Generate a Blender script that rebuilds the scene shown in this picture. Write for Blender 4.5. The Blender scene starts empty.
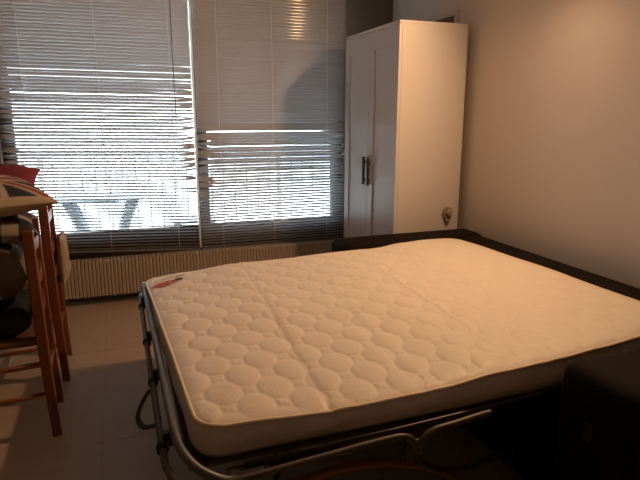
import bpy, bmesh, math, random
from mathutils import Vector, Matrix

random.seed(7)
S = bpy.context.scene
COL = S.collection
R = math.radians

# ------------------------------------------------------------------ camera
CAM_H = 1.36
psi, th, ro = R(20.0), R(12.75), R(0.1)
Fv = Vector((math.sin(psi)*math.cos(th), math.cos(psi)*math.cos(th), -math.sin(th)))
R0 = Fv.cross(Vector((0, 0, 1))).normalized()
U0 = R0.cross(Fv)
Rv = R0*math.cos(ro) + U0*math.sin(ro)
Uv = U0*math.cos(ro) - R0*math.sin(ro)
cd = bpy.data.cameras.new('camera')
cd.sensor_width = 36.0
cd.lens = 36.0*555.0/640.0
cd.clip_start = 0.02
cam = bpy.data.objects.new('camera', cd)
cam.matrix_world = Matrix(((Rv.x, Uv.x, -Fv.x, 0), (Rv.y, Uv.y, -Fv.y, 0), (Rv.z, Uv.z, -Fv.z, CAM_H), (0, 0, 0, 1)))
COL.objects.link(cam)
S.camera = cam

# ------------------------------------------------------------------ world: bright overcast sky
SKY = 10.5
w = bpy.data.worlds.new('overcast_sky')
S.world = w
w.use_nodes = True
bg = w.node_tree.nodes['Background']
bg.inputs[0].default_value = (0.86, 0.94, 1.0, 1)
bg.inputs[1].default_value = SKY

LAMP_W = 114.0
LAMP_POS = Vector((2.06, 2.20, 2.29))
LAMP_AXIS = Vector((-0.84, 0.05, -0.54)).normalized()
LAMP_COL = (1.0, 0.565, 0.29)

S.view_settings.view_transform = 'Standard'
S.view_settings.look = 'None'
S.view_settings.exposure = 0.0
S.view_settings.gamma = 1.0
S.view_settings.use_curve_mapping = False

# ------------------------------------------------------------------ materials
MATS = {}
def mat(name, col, rough=0.6, metal=0.0, spec=0.5, var=0.0, vscale=8.0, bump=0.0, bscale=60.0, stretch=None, rvar=0.0, sheen=0.0, attr=None):
    if name in MATS: return MATS[name]
    m = bpy.data.materials.new(name); m.use_nodes = True
    nt = m.node_tree; b = nt.nodes['Principled BSDF']
    b.inputs['Base Color'].default_value = (*col, 1)
    b.inputs['Roughness'].default_value = rough
    b.inputs['Metallic'].default_value = metal
    b.inputs['Specular IOR Level'].default_value = spec
    if sheen: b.inputs['Sheen Weight'].default_value = sheen
    tc = nt.nodes.new('ShaderNodeTexCoord'); src = tc.outputs['Object']
    if stretch:
        mp = nt.nodes.new('ShaderNodeMapping'); mp.inputs['Scale'].default_value = stretch
        nt.links.new(src, mp.inputs['Vector']); src = mp.outputs['Vector']
    if var or rvar:
        n = nt.nodes.new('ShaderNodeTexNoise'); n.inputs['Scale'].default_value = vscale; n.inputs['Detail'].default_value = 5
        nt.links.new(src, n.inputs['Vector'])
        if var:
            r = nt.nodes.new('ShaderNodeMixRGB')
            r.inputs[1].default_value = tuple(max(0, c*(1-var)) for c in col)+(1,)
            r.inputs[2].default_value = tuple(min(1, c*(1+var)) for c in col)+(1,)
            nt.links.new(n.outputs['Fac'], r.inputs[0]); nt.links.new(r.outputs[0], b.inputs['Base Color'])
        if rvar:
            mr = nt.nodes.new('ShaderNodeMapRange'); mr.inputs[1].default_value = .3; mr.inputs[2].default_value = .7
            mr.inputs[3].default_value = max(.05, rough-rvar); mr.inputs[4].default_value = min(1, rough+rvar)
            nt.links.new(n.outputs['Fac'], mr.inputs[0]); nt.links.new(mr.outputs[0], b.inputs['Roughness'])
    if attr:
        a = nt.nodes.new('ShaderNodeAttribute'); a.attribute_name = attr
        nt.links.new(a.outputs['Color'], b.inputs['Base Color'])
    if bump:
        n2 = nt.nodes.new('ShaderNodeTexNoise'); n2.inputs['Scale'].default_value = bscale; n2.inputs['Detail'].default_value = 4
        nt.links.new(src, n2.inputs['Vector'])
        bp = nt.nodes.new('ShaderNodeBump'); bp.inputs['Strength'].default_value = bump; bp.inputs['Distance'].default_value = 0.01
        nt.links.new(n2.outputs['Fac'], bp.inputs['Height']); nt.links.new(bp.outputs[0], b.inputs['Normal'])
    MATS[name] = m
    return m

M_WALL = mat('wall_paint', (0.79, 0.73, 0.675), 0.45, var=0.03, vscale=3, bump=0.08, bscale=180)
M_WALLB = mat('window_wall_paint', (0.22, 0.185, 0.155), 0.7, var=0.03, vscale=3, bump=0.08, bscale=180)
M_WALLD = mat('taupe_wall_paint', (0.34, 0.29, 0.24), 0.7, var=0.03, vscale=3, bump=0.08, bscale=180)
M_CEIL = mat('ceiling_paint', (0.76, 0.72, 0.66), 0.85, bump=0.05, bscale=150)
M_TILE = mat('vinyl_tile', (0.45, 0.345, 0.255), 0.42, var=0.12, vscale=14, bump=0.03, bscale=120)
M_JOINT = mat('tile_joint', (0.24, 0.19, 0.14), 0.8)
M_FRAME = mat('brown_window_frame', (0.040, 0.028, 0.022), 0.45, var=0.2, vscale=12)
M_SLAT = mat('blind_slat_plastic', (0.57, 0.585, 0.60), 0.13, spec=0.6, rvar=0.03, vscale=4)
def thin_translucent(m, col, fac):
    nt = m.node_tree; b = nt.nodes['Principled BSDF']; out = nt.nodes['Material Output']
    t = nt.nodes.new('ShaderNodeBsdfTranslucent'); t.inputs[0].default_value = (*col, 1)
    mx = nt.nodes.new('ShaderNodeMixShader'); mx.inputs[0].default_value = fac
    nt.links.new(b.outputs[0], mx.inputs[1]); nt.links.new(t.outputs[0], mx.inputs[2]); nt.links.new(mx.outputs[0], out.inputs['Surface'])
thin_translucent(M_SLAT, (.80, .82, .84), .06)
M_CORD = mat('white_cord', (0.85, 0.84, 0.80), 0.7)
M_WAND = mat('smoky_plastic', (0.20, 0.20, 0.20), 0.25)
M_STRIP = mat('white_plastic', (0.82, 0.80, 0.76), 0.4)
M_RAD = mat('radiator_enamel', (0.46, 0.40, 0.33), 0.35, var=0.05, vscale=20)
M_WHITE = mat('white_foil', (0.71, 0.68, 0.66), 0.38, var=0.02, vscale=2)
M_BLACK = mat('black_metal', (0.02, 0.018, 0.016), 0.35)
M_BRONZE = mat('brown_metal', (0.10, 0.065, 0.04), 0.35)
M_SOFA = mat('dark_brown_fabric', (0.007, 0.0045, 0.003), 0.8, spec=0.15, var=0.25, vscale=25, bump=0.25, bscale=220)
M_TUBE = mat('grey_tube_steel', (0.16, 0.17, 0.18), 0.42, metal=0.5, spec=0.5)
M_GREYDARK = mat('bronze_tube_steel', (0.085, 0.075, 0.065), 0.45, metal=0.3)
M_DARKTUBE = mat('dark_steel', (0.06, 0.05, 0.045), 0.40, metal=0.6)
M_RUBBER = mat('black_webbing', (0.012, 0.012, 0.012), 0.7)
M_SUPPORT = mat('bed_support_cloth', (0.05, 0.045, 0.04), 0.9)
M_BENT = mat('bent_beech', (0.36, 0.18, 0.09), 0.5, var=0.2, vscale=10, stretch=(1, 12, 12))
M_TICK = mat('mattress_ticking', (0.82, 0.76, 0.66), 0.50, spec=0.42, var=0.05, vscale=30, bump=0.14, bscale=130, rvar=0.12, sheen=0.15)
M_BORDER = mat('mattress_border', (0.72, 0.63, 0.52), 0.6, var=0.08, vscale=20, bump=0.2, bscale=140)
M_PIPE = mat('mattress_piping', (0.78, 0.66, 0.48), 0.5)
M_RED = mat('print_red', (0.50, 0.09, 0.05), 0.6)
M_NAVY = mat('print_navy', (0.03, 0.03, 0.06), 0.6)
M_PALE = mat('print_grey', (0.42, 0.38, 0.36), 0.6)
M_WOOD = mat('red_brown_stained_wood', (0.22, 0.065, 0.025), 0.38, var=0.3, vscale=6, stretch=(14, 14, 1.5), bump=0.05)
M_SEAT = mat('seat_rush', (0.16, 0.07, 0.03), 0.6, var=0.3, vscale=30)
M_REDCLOTH = mat('crimson_cloth', (0.20, 0.012, 0.022), 0.8, var=0.15, vscale=20, bump=0.2, bscale=300)
M_KHAKI = mat('khaki_canvas', (0.16, 0.125, 0.085), 0.85, var=0.3, vscale=9, bump=0.5, bscale=18)
M_GREEN = mat('dark_green_blanket', (0.012, 0.018, 0.016), 0.9, bump=0.4, bscale=25)
M_BEIGECLOTH = mat('beige_cloth', (0.42, 0.33, 0.22), 0.9, bump=0.4, bscale=30)
M_FLAG = mat('flag_print', (1, 1, 1), 0.8, attr='print', bump=0.15, bscale=300)
M_CHECK = mat('patch_print', (1, 1, 1), 0.8, attr='print', bump=0.15, bscale=300)
M_CONC = mat('balcony_concrete', (0.55, 0.54, 0.52), 0.85, var=0.1, vscale=6)
M_RAIL = mat('white_railing_paint', (0.80, 0.80, 0.80), 0.5)
M_GARDEN = mat('grey_plastic', (0.36, 0.42, 0.48), 0.5)
M_PICT = mat('dark_print', (0.17, 0.125, 0.10), 0.5)
M_PLUG = mat('grey_plastic_hook', (0.30, 0.25, 0.19), 0.4)
M_PLUG2 = mat('pale_grey_plastic', (0.36, 0.31, 0.29), 0.4)
M_SHADE = mat('lamp_enamel', (0.75, 0.72, 0.66), 0.4)

def glass_mat():
    m = bpy.data.materials.new('window_glass'); m.use_nodes = True
    nt = m.node_tree; nt.nodes.clear()
    o = nt.nodes.new('ShaderNodeOutputMaterial'); t = nt.nodes.new('ShaderNodeBsdfTransparent'); g = nt.nodes.new('ShaderNodeBsdfGlossy')
    t.inputs[0].default_value = (0.93, 0.95, 0.95, 1); g.inputs['Roughness'].default_value = 0.02
    fr = nt.nodes.new('ShaderNodeFresnel'); fr.inputs[0].default_value = 1.45
    mx = nt.nodes.new('ShaderNodeMixShader')
    nt.links.new(fr.outputs[0], mx.inputs[0]); nt.links.new(t.outputs[0], mx.inputs[1]); nt.links.new(g.outputs[0], mx.inputs[2])
    nt.links.new(mx.outputs[0], o.inputs[0])
    return m
M_GLASS = glass_mat()
def bulb_mat():
    m = bpy.data.materials.new('lit_bulb'); m.use_nodes = True
    nt = m.node_tree; b = nt.nodes['Principled BSDF']
    b.inputs['Base Color'].default_value = (1, .8, .6, 1)
    b.inputs['Emission Color'].default_value = (*LAMP_COL, 1); b.inputs['Emission Strength'].default_value = 6
    return m
M_BULB = bulb_mat()

# ------------------------------------------------------------------ mesh helpers
def link(name, me, material, parent=None, loc=(0, 0, 0), rot=(0, 0, 0), smooth=False):
    o = bpy.data.objects.new(name, me)
    COL.objects.link(o)
    if material is not None and not me.materials: me.materials.append(material)
    if smooth:
        for p in me.polygons: p.use_smooth = True
    o.location = loc; o.rotation_euler = rot
    if parent is not None: o.parent = parent
    return o

def pyd(name, v, f):
    me = bpy.data.meshes.new(name); me.from_pydata([tuple(x) for x in v], [], f); me.update(); return me

def box_me(name, x0, x1, y0, y1, z0, z1, bev=0.0, seg=2):
    bm = bmesh.new()
    bmesh.ops.create_cube(bm, size=1)
    bmesh.ops.scale(bm, vec=(x1-x0, y1-y0, z1-z0), verts=bm.verts)
    bmesh.ops.translate(bm, vec=((x0+x1)/2, (y0+y1)/2, (z0+z1)/2), verts=bm.verts)
    if bev:
        bmesh.ops.bevel(bm, geom=list(bm.edges), offset=bev, segments=seg, profile=0.5, affect='EDGES')
    me = bpy.data.meshes.new(name); bm.to_mesh(me); bm.free(); return me

def box(name, x0, x1, y0, y1, z0, z1, material, parent=None, bev=0.0, seg=2, smooth=False):
    return link(name, box_me(name, x0, x1, y0, y1, z0, z1, bev, seg), material, parent, smooth=smooth)

def multi_box_me(name, boxes):
    v, f = [], []
    for (x0, x1, y0, y1, z0, z1) in boxes:
        b = len(v)
        v += [(x0, y0, z0), (x1, y0, z0), (x1, y1, z0), (x0, y1, z0), (x0, y0, z1), (x1, y0, z1), (x1, y1, z1), (x0, y1, z1)]
        f += [tuple(b+i for i in q) for q in ((3, 2, 1, 0), (4, 5, 6, 7), (0, 1, 5, 4), (1, 2, 6, 5), (2, 3, 7, 6), (3, 0, 4, 7))]
    return pyd(name, v, f)

def smooth_path(pts, n=6):
    """Catmull-Rom through the points"""
    P = [Vector(p) for p in pts]
    if len(P) < 3: return P
    out = []
    Q = [P[0]*2-P[1]] + P + [P[-1]*2-P[-2]]
    for i in range(1, len(Q)-2):
        a, b, c, d = Q[i-1], Q[i], Q[i+1], Q[i+2]
        for k in range(n):
            t = k/n
            out.append(0.5*((2*b)+(c-a)*t+(2*a-5*b+4*c-d)*t*t+(3*b-a-3*c+d)*t**3))
    out.append(P[-1])
    return out

def tube_me(name, pts, rad, n=10, closed=False, flat=None):
    P = [Vector(p) for p in pts]
    v, f = [], []
    N = len(P)
    up = Vector((0, 0, 1)); prev = None
    for i in range(N):
        if closed: t = P[(i+1) % N]-P[i-1]
        else: t = P[min(i+1, N-1)]-P[max(i-1, 0)]
        t.normalize()
        if prev is None:
            a = up if abs(t.z) < .9 else Vector((0, 1, 0))
            s = t.cross(a).normalized()
        else:
            s = (prev-t*prev.dot(t)).normalized()
        prev = s
        u = s.cross(t)
        r = rad[i] if isinstance(rad, (list, tuple)) else rad
        ra, rb = (r, r) if flat is None else flat
        for k in range(n):
            a = 2*math.pi*k/n
            v.append(P[i]+s*(ra*math.cos(a))+u*(rb*math.sin(a)))
    for i in range(N if closed else N-1):
        j = (i+1) % N
        for k in range(n):
            l = (k+1) % n
            f.append((i*n+k, i*n+l, j*n+l, j*n+k))
    if not closed:
        f.append(tuple(range(n))[::-1]); f.append(tuple((N-1)*n+k for k in range(n)))
    me = pyd(name, v, f)
    bm = bmesh.new(); bm.from_mesh(me); bmesh.ops.recalc_face_normals(bm, faces=bm.faces); bm.to_mesh(me); bm.free()
    return me

def tube(name, pts, rad, material, parent=None, n=10, closed=False, flat=None):
    return link(name, tube_me(name, pts, rad, n, closed, flat), material, parent, smooth=True)

def lathe_me(name, prof, n=24):
    v, f = [], []
    for r, z in prof:
        for k in range(n):
            a = 2*math.pi*k/n; v.append((r*math.cos(a), r*math.sin(a), z))
    for i in range(len(prof)-1):
        for k in range(n):
            l = (k+1) % n
            f.append((i*n+k, i*n+l, (i+1)*n+l, (i+1)*n+k))
    return pyd(name, v, f)

def thing(name, label, cat, loc=(0, 0, 0), rz=0.0, group=None):
    o = bpy.data.objects.new(name, None); COL.objects.link(o)
    o.location = loc; o.rotation_euler = (0, 0, rz); o.empty_display_size = 0.1
    o['label'] = label; o['category'] = cat
    if group: o['group'] = group
    return o
def tag(o, label, cat, group=None):
    o['label'] = label; o['category'] = cat
    if group: o['group'] = group
    return o
def struct(o, label, cat):
    o['kind'] = 'structure'; o['label'] = label; o['category'] = cat
    return o

# ------------------------------------------------------------------ room
XR, XL, YW, YB, ZC = 2.20, -2.80, 4.32, -2.60, 2.50
WX0, WX1, WZ0, WZ1 = -0.74, 1.79, 0.30, 2.36
floor = struct(box('floor', XL-.1, XR+.1, YB-.1, YW+.2, -.12, -.004, M_JOINT), 'beige vinyl tile floor around the bed', 'floor')
TS = 0.50; GAP = 0.0014
tile_me = box_me('tile', GAP/2, TS-GAP/2, GAP/2, TS-GAP/2, -.004, 0.0)
tile_me.materials.append(M_TILE)
xs0 = -0.146-6*TS; ys0 = 4.30-14*TS
for i in range(11):
    for j in range(14):
        x, y = xs0+i*TS, ys0+j*TS
        if x+TS < XL or x > XR or y+TS < YB: continue
        t = bpy.data.objects.new('tile', tile_me); COL.objects.link(t); t.location = (x, y, 0); t.parent = floor
struct(box('ceiling', XL-.1, XR+.1, YB-.1, YW+.25, ZC, ZC+.12, M_CEIL), 'plain off-white ceiling of the room', 'ceiling')
struct(box('wall_right', XR, XR+.12, YB-.1, YW+.25, 0, ZC, M_WALL), 'cream painted wall behind the sofa bed and wardrobe', 'wall')
struct(box('wall_left', XL-.12, XL, YB-.1, YW+.25, 0, ZC, M_WALLD), 'taupe painted wall on the chair side', 'wall')
struct(box('wall_front', XL, XR, YB-.12, YB, 0, ZC, M_WALL), 'cream painted wall behind the viewer', 'wall')
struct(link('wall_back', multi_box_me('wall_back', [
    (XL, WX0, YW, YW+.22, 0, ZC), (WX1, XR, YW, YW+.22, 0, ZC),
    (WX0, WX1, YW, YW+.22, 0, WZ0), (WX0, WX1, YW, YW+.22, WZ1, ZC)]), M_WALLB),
    'dark painted wall around the two blinded windows', 'wall')

# windows (dark brown frames, glass)
XM = 0.565
def window(n, x0, x1, label, sa=.085, sb=.085):
    o = thing('window_%d' % n, label, 'window', (0, 0, 0)); o['kind'] = 'structure'
    ya, yb = YW+.07, YW+.13
    box('frame_rail', x0, x1, ya, yb, WZ0, 0.50, M_FRAME, o, .004)
    box('frame_rail', x0, x1, ya, yb, WZ1-.08, WZ1, M_FRAME, o, .004)
    box('frame_stile', x0, x0+sa, ya, yb, 0.50, WZ1-.08, M_FRAME, o, .004)
    box('frame_stile', x1-sb, x1, ya, yb, 0.50, WZ1-.08, M_FRAME, o, .004)
    box('pane', x0+sa-.005, x1-sb+.005, ya+.025, ya+.031, 0.495, WZ1-.075, M_GLASS, o)
    return o
XG = .585
window(1, WX0, XG, 'brown framed window behind the left blind', .085, .010)
window(2, XG, WX1, 'brown framed window behind the right blind')
struct(box('trim_1', WX0, WX1, YW-.012, YW+.07, 0.285, 0.315, M_FRAME, None, .004), 'dark brown window sill above the radiator', 'sill')
thin_translucent(M_STRIP, (.85, .84, .8), .45)
struct(box('trim_2', XM-.007, XM+.007, YW-.064, YW-.048, 0.352, 2.36, M_STRIP, None, .002), 'narrow white strip standing between the two blinds', 'trim')

# ------------------------------------------------------------------ sofa bed
sofa = thing('sofa_bed', 'dark brown sofa bed unfolded against the cream wall, steel frame showing', 'sofa bed', (1.7, 2.1, 0))
def sp(o):
    o.parent = sofa; o.matrix_parent_inverse = Matrix.Translation((-1.7, -2.1, 0)); return o
sp(box('backrest', 1.96, 2.17, 1.22, 3.06, 0.08, 0.612, M_SOFA, None, .05, 4, True))
sp(box('armrest', 1.19, 2.165, 2.875, 3.10, 0.03, 0.626, M_SOFA, None, .045, 4, True))
sp(box('armrest', 1.215, 2.165, 0.93, 1.225, 0.03, 0.645, M_SOFA, None, .05, 4, True))
sp(box('base', 1.30, 1.93, 1.23, 2.87, 0.06, 0.33, M_SOFA, None, .03, 3, True))
for x in (1.26, 2.08):
    for y in (1.02, 2.98):
        sp(box('foot', x-.03, x+.03, y-.03, y+.03, 0, 0.05, M_BLACK))
sp(box('support_panel', .12, 1.92, 1.34, 2.82, 0.438, 0.446, M_SUPPORT))
# foot end retaining bar and outer frame tube
loop = smooth_path([(.30, 2.868, .43), (.15, 2.868, .48), (.095, 2.862, .512), (.082, 2.80, .522), (.082, 2.70, .522), (.088, 2.1, .520), (.092, 1.52, .518), (.094, 1.42, .512), (.105, 1.345, .496), (.14, 1.295, .468), (.20, 1.268, .44), (.27, 1.262, .425)], 6)
sp(tube('retaining_bar', loop, .0125, M_TUBE))
outer = smooth_path([(.60, 2.905, .455), (.2, 2.905, .455), (.09, 2.88, .46), (.063, 2.80, .466), (.060, 2.70, .468), (.058, 2.0, .468), (.060, 1.42, .462), (.066, 1.33, .458), (.092, 1.265, .452), (.15, 1.245, .448), (.24, 1.245, .448), (.45, 1.257, .452), (.66, 1.268, .456), (.725, 1.268, .452), (.752, 1.266, .43), (.757, 1.265, .395)], 6)
sp(tube('frame_tube', outer, .010, M_GREYDARK))
inner = smooth_path([(.768, 1.265, .39), (.778, 1.266, .425), (.815, 1.268, .452), (.90, 1.272, .458), (1.00, 1.282, .461), (1.03, 1.283, .461)], 6)
sp(tube('frame_tube', inner, .010, M_GREYDARK))
sp(tube('side_rail', [(.26, 1.298, .447), (.72, 1.306, .449), (1.05, 1.318, .452), (1.44, 1.345, .455)], .008, M_DARKTUBE, None, 8, False, (.006, .013)))
sp(tube('side_rail', [(.26, 2.85, .447), (1.30, 2.85, .452)], .008, M_DARKTUBE, None, 8, False, (.006, .013)))
sp(box('hinge_plate', .735, .79, 1.272, 1.282, .345, .43, M_DARKTUBE, None, .004))
sp(tube('hinge_arm', smooth_path([(.76, 1.28, .36), (.95, 1.33, .25), (1.295, 1.40, .22)], 6), .009, M_DARKTUBE))
for y in (2.64, 2.19, 1.83, 1.43):
    z = .468 if y > 1.5 else .462
    sp(tube('clip', [(.060, y-.012, z), (.060, y+.012, z)], .0165, M_RUBBER))
    sp(box('clip_link', .062, .088, y-.010, y+.010, z+.008, .51, M_RUBBER))
sp(tube('strap_loop', smooth_path([(.058, 1.80, .462), (.035, 1.79, .445), (.008, 1.74, .42), (.004, 1.69, .41), (.022, 1.62, .425), (.055, 1.58, .45)], 6), .006, M_RUBBER, None, 8, False, (.009, .004)))
sp(box('strap', .215, .31, 1.262, 1.315, .432, .442, M_RUBBER, None, .003))
sp(box('strap', .33, .56, 1.268, 1.315, .428, .436, M_RUBBER, None, .003))
for y in (1.80, 2.45):
    sp(tube('leg', smooth_path([(.62, y, .44), (.60, y, .30), (.50, y, .08), (.48, y, .0125)], 5), .012, M_DARKTUBE))
sp(tube('leg_bar', [(.50, 1.80, .06), (.50, 2.45, .06)], .010, M_DARKTUBE))
sp(tube('bent_support', smooth_path([(.20, 1.52, .012), (.33, 1.52, .11), (.45, 1.52, .175), (.58, 1.52, .205), (.72, 1.52, .20), (.88, 1.52, .165), (1.02, 1.52, .10), (1.12, 1.52, .012)], 5), .02, M_BENT, None, 10, False, (.022, .014)))
sp(box('bracket', 1.209, 1.216, 1.07, 1.095, .44, .50, M_DARKTUBE, None, .003))

# ------------------------------------------------------------------ mattress
def lerp(a, b, t): return a+(b-a)*t
def interp(tab, x):
    if x <= tab[0][0]: return tab[0][1]
    for (a, za), (b, zb) in zip(tab, tab[1:]):
        if x <= b:
            t = (x-a)/(b-a); t = t*t*(3-2*t)
            return lerp(za, zb, t)
    return tab[-1][1]
FAR = [(.05, .550), (.30, .568), (.577, .592), (1.15, .603), (1.37, .606), (1.55, .626), (1.70, .632), (1.95, .628)]
NEAR = [(.10, .560), (.25, .551), (.53, .539), (.90, .539), (1.12, .558), (1.36, .568), (1.54, .580), (1.75, .598), (1.95, .632)]
C_FL, C_FR, C_NL, C_NR = (.090, 2.838), (1.915, 2.845), (.150, 1.352), (1.940, 1.362)
LX, LY = 1.82, 1.485
def mattress_z(x, y):
    t = min(1, max(0, (y-1.36)/1.47))
    z = lerp(interp(NEAR, x), interp(FAR, x), t)
    z += .010*math.sin(math.pi*t)*(1 if x > 1.2 else .6)
    # fold creases running across the bed
    for xc, d, ww, ph in ((.545, .0035, .012, .02), (.86, .002, .02, .03), (1.33, .002, .03, .02)):
        xx = x-(xc+ph*math.sin(y*3.1))
        z -= d*math.exp(-(xx/ww)**2)
        z += d*.5*math.exp(-((xx-.04)/.03)**2)
    z += .003*math.sin(x*7.3+y*5.1)*math.sin(y*6.7-x*2.0)
    return z
def quilt(x, y):
    """staggered oval quilting: lattice of ovals, each puffed up with a stitched seam round it"""
    ax, ay = .158, .186
    best = 9
    for oy, ox in ((0, 0), (.5, .5)):
        u = (x-.325)/ax-ox; v = (y-1.79)/ay-oy
        du = u-round(u); dv = v-round(v)
        e = math.sqrt((du*ax/.056)**2+(dv*ay/.070)**2)
        best = min(best, e)
    e = best
    if e < 1: return .0085*math.sqrt(max(0, 1-e*e))-.0032
    d = (e-1)
    return -.0032+.0042*min(1, d/.20)+.0012*math.sin(x*70+9*math.sin(y*23))*math.sin(y*31+x*11)*min(1, d/.2)
def build_mattress():
    o = thing('mattress', 'cream quilted mattress lying on the unfolded sofa bed', 'mattress', (1.0, 2.1, .447))
    off = Vector((1.0, 2.1, .447))
    nx, ny = 330, 270
    rc = .07
    v = []; f = []
    def xy(s, t):
        d = min(t, 1-t)*LY
        ins = 0
        if d < rc: ins = rc-math.sqrt(max(0, rc*rc-(rc-d)**2))
        s2 = (ins+s*(LX-2*ins))/LX
        bot = (lerp(C_NL[0], C_NR[0], s2), lerp(C_NL[1], C_NR[1], s2))
        top = (lerp(C_FL[0], C_FR[0], s2), lerp(C_FL[1], C_FR[1], s2))
        return lerp(bot[0], top[0], t), lerp(bot[1], top[1], t)
    def warp(k, n):
        # denser rows at the ends for round corners
        q = k/n
        return q-.012*math.sin(2*math.pi*q)
    for j in range(ny+1):
        t = warp(j, ny)
        for i in range(nx+1):
            s = i/nx
            x, y = xy(s, t)
            dd = min(s*LX, (1-s)*LX, t*LY, (1-t)*LY)
            z = mattress_z(x, y)
            edge = math.exp(-dd/.018)
            fade = min(1, dd/.05)
            z += quilt(x, y)*fade*min(1, max(.45, 1.45-x*.6)) - .012*edge
            v.append(Vector((x, y, z))-off)
    W = nx+1
    for j in range(ny):
        for i in range(nx):
            f.append((j*W+i, j*W+i+1, (j+1)*W+i+1, (j+1)*W+i))
    link('top_panel', pyd('top_panel', v, f), M_TICK, o, smooth=True)
    # perimeter
    per = [i for i in range(nx+1)] + [j*W+nx for j in range(1, ny+1)] + [ny*W+i for i in range(nx-1, -1, -1)] + [j*W for j in range(ny-1, 0, -1)]
    P = [v[k] for k in per][::2]
    n = len(P)
    tube('piping', P, .0065, M_PIPE, o, 8, True)
    c = Vector((0, 0, 0))
    sv, sf = [], []
    K = 7
    for k in range(K+1):
        q = k/K
        for i in range(n):
            p = P[i]; t = (P[(i+1) % n]-P[i-1]).normalized()
            out = Vector((t.y, -t.x, 0))
            bul = .016*math.sin(math.pi*q)-.002 + .0025*math.sin(i*.21+q*4)*math.sin(math.pi*q)
            zb = 0.0
            sv.append(Vector((p.x, p.y, lerp(p.z, zb, q)))+out*bul)
    for k in range(K):
        for i in range(n):
            j = (i+1) % n
            sf.append((k*n+i, (k+1)*n+i, (k+1)*n+j, k*n+j))
    sf.append(tuple(K*n+i for i in range(n))[::-1])
    link('side_border', pyd('side_border', sv, sf), M_BORDER, o, smooth=True)
    # printed mark near the foot corner
    def patch(name, pts, m, parent):
        vv = [Vector((x, y, mattress_z(x, y)+quilt(x, y)*.6+.0045))-off for x, y in pts]
        cc = sum(vv, Vector())/len(vv); vv.append(cc+Vector((0, 0, .001)))
        nn = len(pts)
        return link(name, pyd(name, vv, [(i, (i+1) % nn, nn) for i in range(nn)]), m, parent)
    def ell(cx, cy, rx, ry, a=0, n=16, wob=0):
        out = []
        for k in range(n):
            q = 2*math.pi*k/n; r = 1+wob*math.sin(3*q+1)
            x, y = rx*r*math.cos(q), ry*r*math.sin(q)
            out.append((cx+x*math.cos(a)-y*math.sin(a), cy+x*math.sin(a)+y*math.cos(a)))
        return out
    p = patch('printed_mark', ell(.158, 2.655, .038, .028, .35, 18, .12), M_RED, o)
    p['label'] = 'faded red and navy printed mark'
    for a in (ell(.205, 2.690, .028, .009, .30), ell(.208, 2.655, .030, .007, .2)):
        patch('printed_stroke', a, M_RED, p)
    patch('printed_stroke', ell(.242, 2.698, .022, .020, .2), M_NAVY, p)
    patch('printed_stroke', ell(.185, 2.735, .030, .006, .3), M_PALE, p)
    patch('printed_stroke', ell(.260, 2.755, .026, .006, .3), M_PALE, p)
    return o
build_mattress()

# ------------------------------------------------------------------ wardrobe
wx0, wx1, wy0, wy1, wz = 1.664, 2.15, 3.17, 4.015, 1.90
wd = thing('wardrobe', 'tall white two-door wardrobe in the corner behind the sofa bed', 'wardrobe', (1.9, 3.6, 0))
def wp(o, par=None):
    if par is None:
        o.parent = wd; o.matrix_parent_inverse = Matrix.Translation((-1.9, -3.6, 0))
    return o
fx = wx0+.020
wp(box('side_panel', fx, wx1, wy0, wy0+.018, 0, wz, M_WHITE, None, .0015))
wp(box('side_panel', fx, wx1, wy1-.018, wy1, 0, wz, M_WHITE, None, .0015))
wp(box('top_panel', wx0, wx1, wy0-.001, wy1+.001, wz, wz+.018, M_WHITE, None, .0015))
wp(box('bottom_panel', fx, wx1-.004, wy0+.018, wy1-.018, .07, .088, M_WHITE))
wp(box('plinth', fx+.02, fx+.036, wy0+.018, wy1-.018, 0, .07, M_WHITE))
wp(box('back_panel', wx1-.006, wx1-.001, wy0+.018, wy1-.018, .088, wz, M_WHITE))
ymid = (wy0+wy1)/2
for k, (ya, yb) in enumerate(((wy0+.001, ymid-.002), (ymid+.002, wy1-.001))):
    z0, z1 = .072, wz-.003
    sw = .075
    d = wp(link('door', multi_box_me('door', [
        (wx0, fx-.001, ya, ya+sw, z0, z1), (wx0, fx-.001, yb-sw, yb, z0, z1),
        (wx0, fx-.001, ya+sw, yb-sw, z0, z0+.10), (wx0, fx-.001, ya+sw, yb-sw, z1-.12, z1)]), M_WHITE))
    box('door_panel', wx0+.009, wx0+.015, ya+sw-.002, yb-sw+.002, z0+.098, z1-.118, M_WHITE).parent = d
    hy = ymid-.035 if k == 0 else ymid+.035
    hm = M_BRONZE if k == 0 else M_BLACK
    h = link('handle', multi_box_me('handle', [(wx0-.024, wx0-.010, hy-.011, hy+.011, .872, 1.068), (wx0-.011, wx0, hy-.005, hy+.005, .90, .915), (wx0-.011, wx0, hy-.005, hy+.005, 1.025, 1.04)]), hm)
    h.parent = d
# small hook on the wardrobe side
hk = thing('adhesive_hook', 'small grey plastic hook stuck low on the white wardrobe side', 'hook', (2.062, wy0, .715))
pl = lathe_me('hook_plate', [(0, -.001), (.046, -.001), (.048, -.006), (.044, -.012), (0, -.013)], 8)
a = link('hook_plate', pl, M_PLUG, hk, rot=(R(-90), 0, 0)); a.rotation_euler = (R(90), 0, 0); a.scale = (.85, .95, -1)
b = link('hook_knob', lathe_me('hook_knob', [(.024, .010), (.026, .018), (.020, .026), (0, .028)], 6), M_PLUG2, hk, loc=(.006, 0, .002)); b.rotation_euler = (R(90), 0, 0)
b2 = box('hook_lip', -.018, .016, -.020, -.002, -.060, -.040, M_PLUG, hk, .004)

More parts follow.
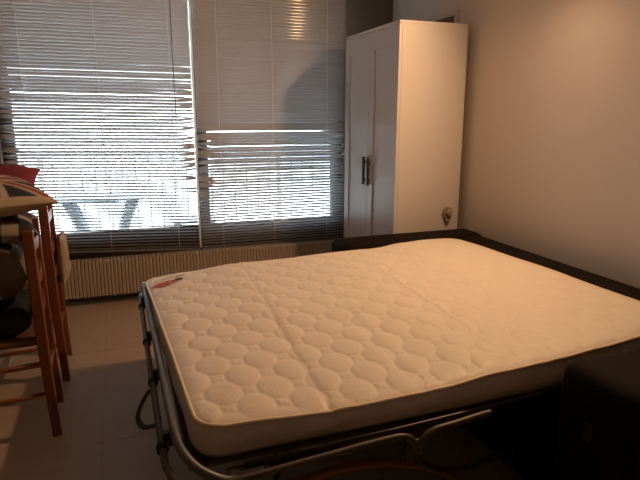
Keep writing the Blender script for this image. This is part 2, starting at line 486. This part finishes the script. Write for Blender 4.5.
# framed panel on the right wall peeking over the wardrobe
pf = thing('picture_frame', 'pale frame with dark inside on the wall, peeking over the wardrobe top', 'picture frame', (XR, 3.62, 1.74))
for nm, (ya, yb, za, zb) in (('frame_rail', (-.27, .27, .265, .295)), ('frame_rail', (-.27, .27, -.295, -.265)), ('frame_stile', (-.27, -.235, -.265, .265)), ('frame_stile', (.235, .27, -.265, .265))):
    box(nm, -.022, 0, ya, yb, za, zb, M_WHITE, pf, .003)
box('dark_panel', -.008, -.001, -.237, .237, -.267, .267, M_PICT, pf)

# ------------------------------------------------------------------ venetian blinds
BY = YW-.050
SLW, PITCH = .025, .0222
def blind(name, x0, x1, ztop, zbot, slope, cords, tiltf, label, group, mess, gaps, wand):
    o = thing(name, label, 'blind', ((x0+x1)/2, BY, zbot), group=group)
    cx = (x0+x1)/2
    L = x1-x0
    box('headrail', -L/2, L/2, -.016, .016, ztop-zbot, ztop-zbot+.032, M_WHITE, o, .002)
    N = int((ztop-zbot-.02)/PITCH)
    def skew(zabs, x):           # lower slats hang out of level
        q = (ztop-zabs)/(ztop-zbot)
        return slope*q*q*(x-x0)
    for k in range(N):
        zc = zbot+.018+k*PITCH
        q = k/(N-1)
        tilt = R(tiltf(q)+random.uniform(-.8, .8))
        ms = mess(zc)
        ends = []
        for e in (0, 1):
            ends.append((random.uniform(-1, 1)*.016*ms, random.uniform(-1, 1)*.9*ms))
        dz0 = random.uniform(-.0008, .0008)
        for (zg, amt, xa, xb) in gaps:
            pass
        segs = 14
        xsn = [0, .03, .06, .09, .125, .17] + [.17+(L-.34)*i/5 for i in range(1, 5)] + [L-.17, L-.125, L-.09, L-.06, L-.03, L]
        v, f = [], []
        for xi in xsn:
            zo = dz0+skew(zc, x0+xi); tw = 0
            if xi < .125:
                g = (1-xi/.125); zo += ends[0][0]*g*g; tw += ends[0][1]*g
            if xi > L-.125:
                g = (1-(L-xi)/.125); zo += ends[1][0]*g*g; tw += ends[1][1]*g
            for (zg, amt, xa, xb) in gaps:
                if xa <= xi+x0 <= xb:
                    dzg = zc-zg
                    if 0 <= dzg < .05: zo += amt*(1-dzg/.05)
                    elif -.03 < dzg < 0: zo -= amt*.4*(1+dzg/.03)
            al = tilt+tw
            ca, sa = math.cos(al), math.sin(al)
            for (uu, nn) in ((-1, 0), (-.5, .0016), (0, .0022), (.5, .0016), (1, 0), (.5, .0011), (0, .0017), (-.5, .0011)):
                d = uu*SLW/2
                # inner (room side, -Y) edge tilted up; crown towards the sky side
                yy = -d*ca+nn*sa
                zz = d*sa+nn*ca
                v.append((xi-L/2, yy, zc-zbot+zo+zz))
        m = 8
        for a in range(len(xsn)-1):
            for c in range(m):
                e = (c+1) % m
                f.append((a*m+c, (a+1)*m+c, (a+1)*m+e, a*m+e))
        f.append(tuple(range(m))); f.append(tuple((len(xsn)-1)*m+c for c in range(m))[::-1])
        me = pyd('slat', v, f)
        for p in me.polygons:
            p.use_smooth = len(p.vertices) == 4
        link('slat', me, M_SLAT, o)
    # bottom rail following the skew
    zA, zB = slope*0, slope*L
    v = []
    for xi, zo in ((-L/2, zA), (L/2, zB)):
        v += [(xi, -.012, zo-.006), (xi, .012, zo-.006), (xi, .012, zo+.006), (xi, -.012, zo+.006)]
    link('bottom_rail', pyd('bottom_rail', v, [(0, 1, 5, 4), (1, 2, 6, 5), (2, 3, 7, 6), (3, 0, 4, 7), (0, 3, 2, 1), (4, 5, 6, 7)]), M_WAND, o)
    for xc in cords:
        vv, ff = [], []
        bx = []
        xl = xc-cx
        for k in range(N):
            zc = .018+k*PITCH+skew(zbot+.018+k*PITCH, xc)
            bx.append((xl-.0008, xl+.0008, -.0141, -.0129, zc-PITCH/2-.0005, zc+PITCH/2+.0005))
            bx.append((xl-.0026, xl+.0026, -.0155, -.0128, zc+.001, zc+.012))
        link('ladder_cord', multi_box_me('ladder_cord', bx), M_CORD, o)
    if wand:
        xw, zw = wand
        tube('tilt_wand', [(xw-cx, -.022, ztop-zbot), (xw-cx-.004, -.024, (zw+ztop)/2-zbot), (xw-cx, -.024, zw-zbot)], .0032, M_WAND, o, 6)
    return o
def bump_range(a, b, s):
    def g(z):
        if a < z < b: return min(1, (z-a)/s, (b-z)/s)
        return .05
    return g
blind('venetian_blind', -.715, .553, 2.33, .405, -.05, (-.548, -.08, .405), lambda q: lerp(37, 75, q),
      'silver venetian blind with outdoor table legs showing through, nearer the chairs', 'venetian blinds',
      bump_range(.75, 1.62, .2), [(1.49, .003, -.75, .2)], (.43, 1.31))
blind('venetian_blind', .579, 1.772, 2.33, .335, 0.0, (.745, 1.16, 1.607), lambda q: lerp(74, 87, (q-.46)/.54) if q > .46 else lerp(46, 70, q/.46),
      'darker silver venetian blind beside the white wardrobe', 'venetian blinds',
      bump_range(.70, 1.36, .15), [(1.235, .007, .5, 1.60), (1.13, .003, .5, 1.30), (.93, .002, 1.0, 1.5)], None)

# ------------------------------------------------------------------ radiator
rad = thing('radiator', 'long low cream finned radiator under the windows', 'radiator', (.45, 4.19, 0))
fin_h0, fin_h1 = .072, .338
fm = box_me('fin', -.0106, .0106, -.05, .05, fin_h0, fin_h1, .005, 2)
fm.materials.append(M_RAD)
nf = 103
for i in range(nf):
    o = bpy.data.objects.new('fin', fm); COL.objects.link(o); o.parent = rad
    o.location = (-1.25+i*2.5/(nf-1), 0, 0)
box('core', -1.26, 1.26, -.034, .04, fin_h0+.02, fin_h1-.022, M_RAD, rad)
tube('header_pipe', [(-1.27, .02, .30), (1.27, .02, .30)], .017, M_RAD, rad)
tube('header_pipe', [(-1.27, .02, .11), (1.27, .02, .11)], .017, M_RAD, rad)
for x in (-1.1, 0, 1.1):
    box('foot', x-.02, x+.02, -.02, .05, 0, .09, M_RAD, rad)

# ------------------------------------------------------------------ chairs
def make_chair(label, loc, width, top, rz):
    """ladder-back chair facing -X; origin at floor under the middle of the back"""
    o = thing('dining_chair', label, 'chair', loc, rz, 'wooden ladder-back chairs')
    hw = width/2
    def post(y):
        P = smooth_path([(.014, y, .0), (.004, y, .22), (-.004, y, .45), (-.008, y, .65), (-.012, y, top)], 4)
        v, f = [], []
        for p in P:
            k = .85+.15*min(1, p.z/.45)
            for dx, dy in ((-.021, -.016), (-.017, -.020), (.017, -.020), (.021, -.016), (.021, .016), (.017, .020), (-.017, .020), (-.021, .016)):
                v.append((p.x+dx*k, p.y+dy*k, p.z))
        for i in range(len(P)-1):
            for c in range(8):
                e = (c+1) % 8
                f.append((i*8+c, i*8+e, (i+1)*8+e, (i+1)*8+c))
        f.append(tuple(range(8))[::-1]); f.append(tuple((len(P)-1)*8+c for c in range(8)))
        return link('leg', pyd('leg', v, f), M_WOOD, o)
    for s in (-1, 1): post(s*hw)
    for s in (-1, 1):
        link('leg', tube_me('leg', [(-.40, s*(hw+.02), 0), (-.39, s*(hw+.015), .43)], .018, 8), M_WOOD, o, smooth=True)
    for z in (.56, .69, top-.07):
        v, f = [], []
        n = 8
        for i in range(n+1):
            t = -1+2*i/n
            y = t*(hw-.008); x = -.008+.020*(1-t*t)*0.6
            for dx, dz in ((-.007, -.024), (.007, -.024), (.007, .024), (-.007, .024)):
                v.append((x+dx, y, z+dz))
        for i in range(n):
            for c in range(4):
                e = (c+1) % 4
                f.append((i*4+c, i*4+e, (i+1)*4+e, (i+1)*4+c))
        f.append((3, 2, 1, 0)); f.append(tuple(n*4+c for c in range(4)))
        link('back_slat', pyd('back_slat', v, f), M_WOOD, o)
    box('seat', -.42, -.01, -hw-.01, hw+.01, .42, .45, M_SEAT, o, .010, 2)
    for z in (.335, .195):
        for s in (-1, 1):
            tube('side_rung', [(-.395, s*(hw+.016), z-.01), (.0, s*hw, z+.004)], .010, M_WOOD, o, 8)
    tube('back_rung', [(.005, -hw, .27), (.005, hw, .27)], .011, M_WOOD, o, 8)
    tube('front_rung', [(-.39, -hw, .30), (-.39, hw, .30)], .011, M_WOOD, o, 8)
    return o
make_chair('reddish wooden ladder-back chair nearer the viewer, cushions piled on it', (-.352, 2.585, 0), .31, .905, R(3))
make_chair('reddish wooden ladder-back chair farther back toward the radiator', (-.350, 3.135, 0), .34, .925, R(2))

# soft things piled on the near chair
def pillow_me(name, sx, sy, t, n=36, colour=None, pw=2.6, wob=.0, seed=0):
    rnd = random.Random(seed)
    ph = [rnd.uniform(0, 6) for _ in range(6)]
    v, f, cols = [], [], []
    for side in (1, -1):
        for j in range(n+1):
            for i in range(n+1):
                u, w_ = -1+2*i/n, -1+2*j/n
                u = math.copysign(abs(u)**.8, u); w_ = math.copysign(abs(w_)**.8, w_)
                h = ((1-abs(u)**pw)*(1-abs(w_)**pw))**.5
                pin = 1-.10*((1-u*u)*w_*w_+(1-w_*w_)*u*u)*.9
                z = side*t/2*h
                z += wob*t*h*(math.sin(u*4+ph[0])*math.sin(w_*3+ph[1])+.5*math.sin(u*7+ph[2]+w_*5))
                v.append((u*sx/2*pin, w_*sy/2*pin, z))
                cols.append(colour(u, w_, side) if colour else (1, 1, 1))
    W = n+1; B = W*W
    for j in range(n):
        for i in range(n):
            f.append((j*W+i, j*W+i+1, (j+1)*W+i+1, (j+1)*W+i))
            f.append((B+j*W+i, B+(j+1)*W+i, B+(j+1)*W+i+1, B+j*W+i+1))
    me = pyd(name, v, f)
    if colour:
        ca = me.color_attributes.new('print', 'FLOAT_COLOR', 'POINT')
        for k, c in enumerate(cols): ca.data[k].color = (*c, 1)
    return me
TAN, CREAM, NAVY, REDC = (.33, .235, .14), (.50, .42, .31), (.022, .032, .065), (.32, .03, .04)
def flag(u, w_, side):
    if side < 0: return TAN
    if max(abs(u), abs(w_)) > .90: return CREAM
    if abs(u) < .11 or abs(w_) < .11: return REDC
    if abs(u) < .20 or abs(w_) < .20: return CREAM
    d = abs(abs(u)-abs(w_))
    if d < .07: return REDC
    if d < .19: return CREAM
    return NAVY
def checks(u, w_, side):
    a = (math.floor((u+1)*3.0)+math.floor((w_+1)*3.0)) % 3
    return ((.012, .012, .016), (.40, .35, .28), (.03, .02, .03))[a]
c = link('cushion', pillow_me('cushion', .44, .44, .14, 60, flag, seed=1), M_FLAG, None, (-.525, 2.60, 1.030), (R(7), R(-1), R(24)), True)
tag(c, 'tan cushion printed with a red, cream and navy flag, on the pile', 'cushion', 'cushions piled on the chair')
c = link('cushion', pillow_me('cushion', .42, .40, .13, 24, None, seed=2), M_REDCLOTH, None, (-.565, 2.93, 1.045), (R(14), R(2), R(4)), True)
tag(c, 'crimson red cushion behind the flag cushion', 'cushion', 'cushions piled on the chair')
c = link('cushion', pillow_me('cushion', .40, .42, .12, 48, checks, seed=3), M_CHECK, None, (-.545, 2.64, .895), (R(2), R(2), R(8)), True)
tag(c, 'black and cream patchwork cushion under the flag cushion', 'cushion', 'cushions piled on the chair')
c = link('canvas_bag', pillow_me('canvas_bag', .40, .40, .24, 30, None, 4.5, .10, 4), M_KHAKI, None, (-.585, 2.60, .715), (0, 0, R(4)), True)
tag(c, 'crumpled khaki canvas bag in the middle of the chair pile', 'bag')
c = link('folded_blanket', pillow_me('folded_blanket', .40, .36, .14, 30, None, 6, .06, 5), M_GREEN, None, (-.575, 2.59, .523), (0, 0, 0), True)
tag(c, 'dark green folded blanket on the near chair seat', 'blanket')
# cloth hung over the far end of the second chair's back
c = link('draped_cloth', pillow_me('draped_cloth', .27, .19, .05, 24, None, 5, .12, 9), M_BEIGECLOTH, None, (-.313, 3.23, .60), (0, R(90), 0), True)
tag(c, 'beige cloth hanging behind the back of the farther wooden chair', 'cloth')

# ------------------------------------------------------------------ balcony outside
struct(box('balcony_floor', -3.2, 4.2, YW+.22, 6.15, -.18, -.05, M_CONC), 'pale concrete balcony floor outside the windows', 'balcony')
rl = thing('balcony_railing', 'white barred balcony railing outside the windows', 'railing', (.5, 6.05, -.05))
box('top_rail', -3.6, 3.6, -.03, .03, 1.00, 1.05, M_RAIL, rl, .005)
box('bottom_rail', -3.6, 3.6, -.02, .02, .08, .12, M_RAIL, rl, .005)
bm_ = box_me('bar', -.006, .006, -.006, .006, .12, 1.00); bm_.materials.append(M_RAIL)
for i in range(56):
    o = bpy.data.objects.new('bar', bm_); COL.objects.link(o); o.parent = rl; o.location = (-3.55+i*.129, 0, 0)
for x in (-3.58, -1.2, 1.2, 3.58):
    box('post', x-.02, x+.02, -.02, .02, 0, 1.0, M_RAIL, rl)
gt = thing('garden_table', 'grey plastic garden table on the balcony, seen through the blind', 'table', (-.15, 5.15, -.05))
box('tabletop', -.36, .36, -.20, .20, .690, .710, M_GARDEN, gt, .010, 2)
for sx in (-1, 1):
    for sy in (-1, 1):
        P = smooth_path([(sx*.27, sy*.13, .693), (sx*.19, sy*.12, .50), (sx*.13, sy*.12, .25), (sx*.12, sy*.14, .0)], 6)
        link('leg', tube_me('leg', P, .03, 8, False, (.042, .046)), M_GARDEN, gt, smooth=True)
gc = thing('garden_stool', 'grey folding stool with slanted legs on the balcony', 'stool', (.62, 5.15, -.05))
box('stool_seat', -.19, .19, -.17, .17, .45, .48, M_GARDEN, gc, .008)
for s in (-1, 1):
    for y in (-.13, .13):
        tube('leg', [(s*.15, y+s*.018, .45), (-s*.17, y+s*.018, .012)], .014, M_GARDEN, gc, 8)

# ------------------------------------------------------------------ wall lamp (just above the picture)
lp = thing('wall_lamp', 'small enamel reflector lamp on the cream wall above the sofa bed', 'lamp', LAMP_POS)
rotq = LAMP_AXIS.to_track_quat('-Z', 'Y').to_euler()
sh = link('lamp_shade', lathe_me('lamp_shade', [(.012, .060), (.030, .056), (.040, .035), (.046, .0), (.044, .0), (.038, .034), (.028, .053), (.010, .056)], 20), M_SHADE, lp, rot=rotq, smooth=True)
tube('lamp_arm', [-LAMP_AXIS*.055, Vector((XR-LAMP_POS.x-.012, -.03, .03))], .008, M_SHADE, lp, 8)
box('lamp_base', XR-LAMP_POS.x-.016, XR-LAMP_POS.x, -.08, .02, -.02, .08, M_SHADE, lp, .004)
bl = link('bulb', lathe_me('bulb', [(0, .010), (.014, .014), (.018, .025), (.012, .045), (0, .05)], 12), M_BULB, lp, rot=rotq, smooth=True)
ld = bpy.data.lights.new('lamp_light', 'SPOT')
ld.energy = LAMP_W; ld.color = LAMP_COL; ld.spot_size = R(172); ld.spot_blend = 0.95; ld.shadow_soft_size = .028
lo = bpy.data.objects.new('lamp_light', ld); COL.objects.link(lo)
lo.parent = lp; lo.location = LAMP_AXIS*.035; lo.rotation_euler = rotq
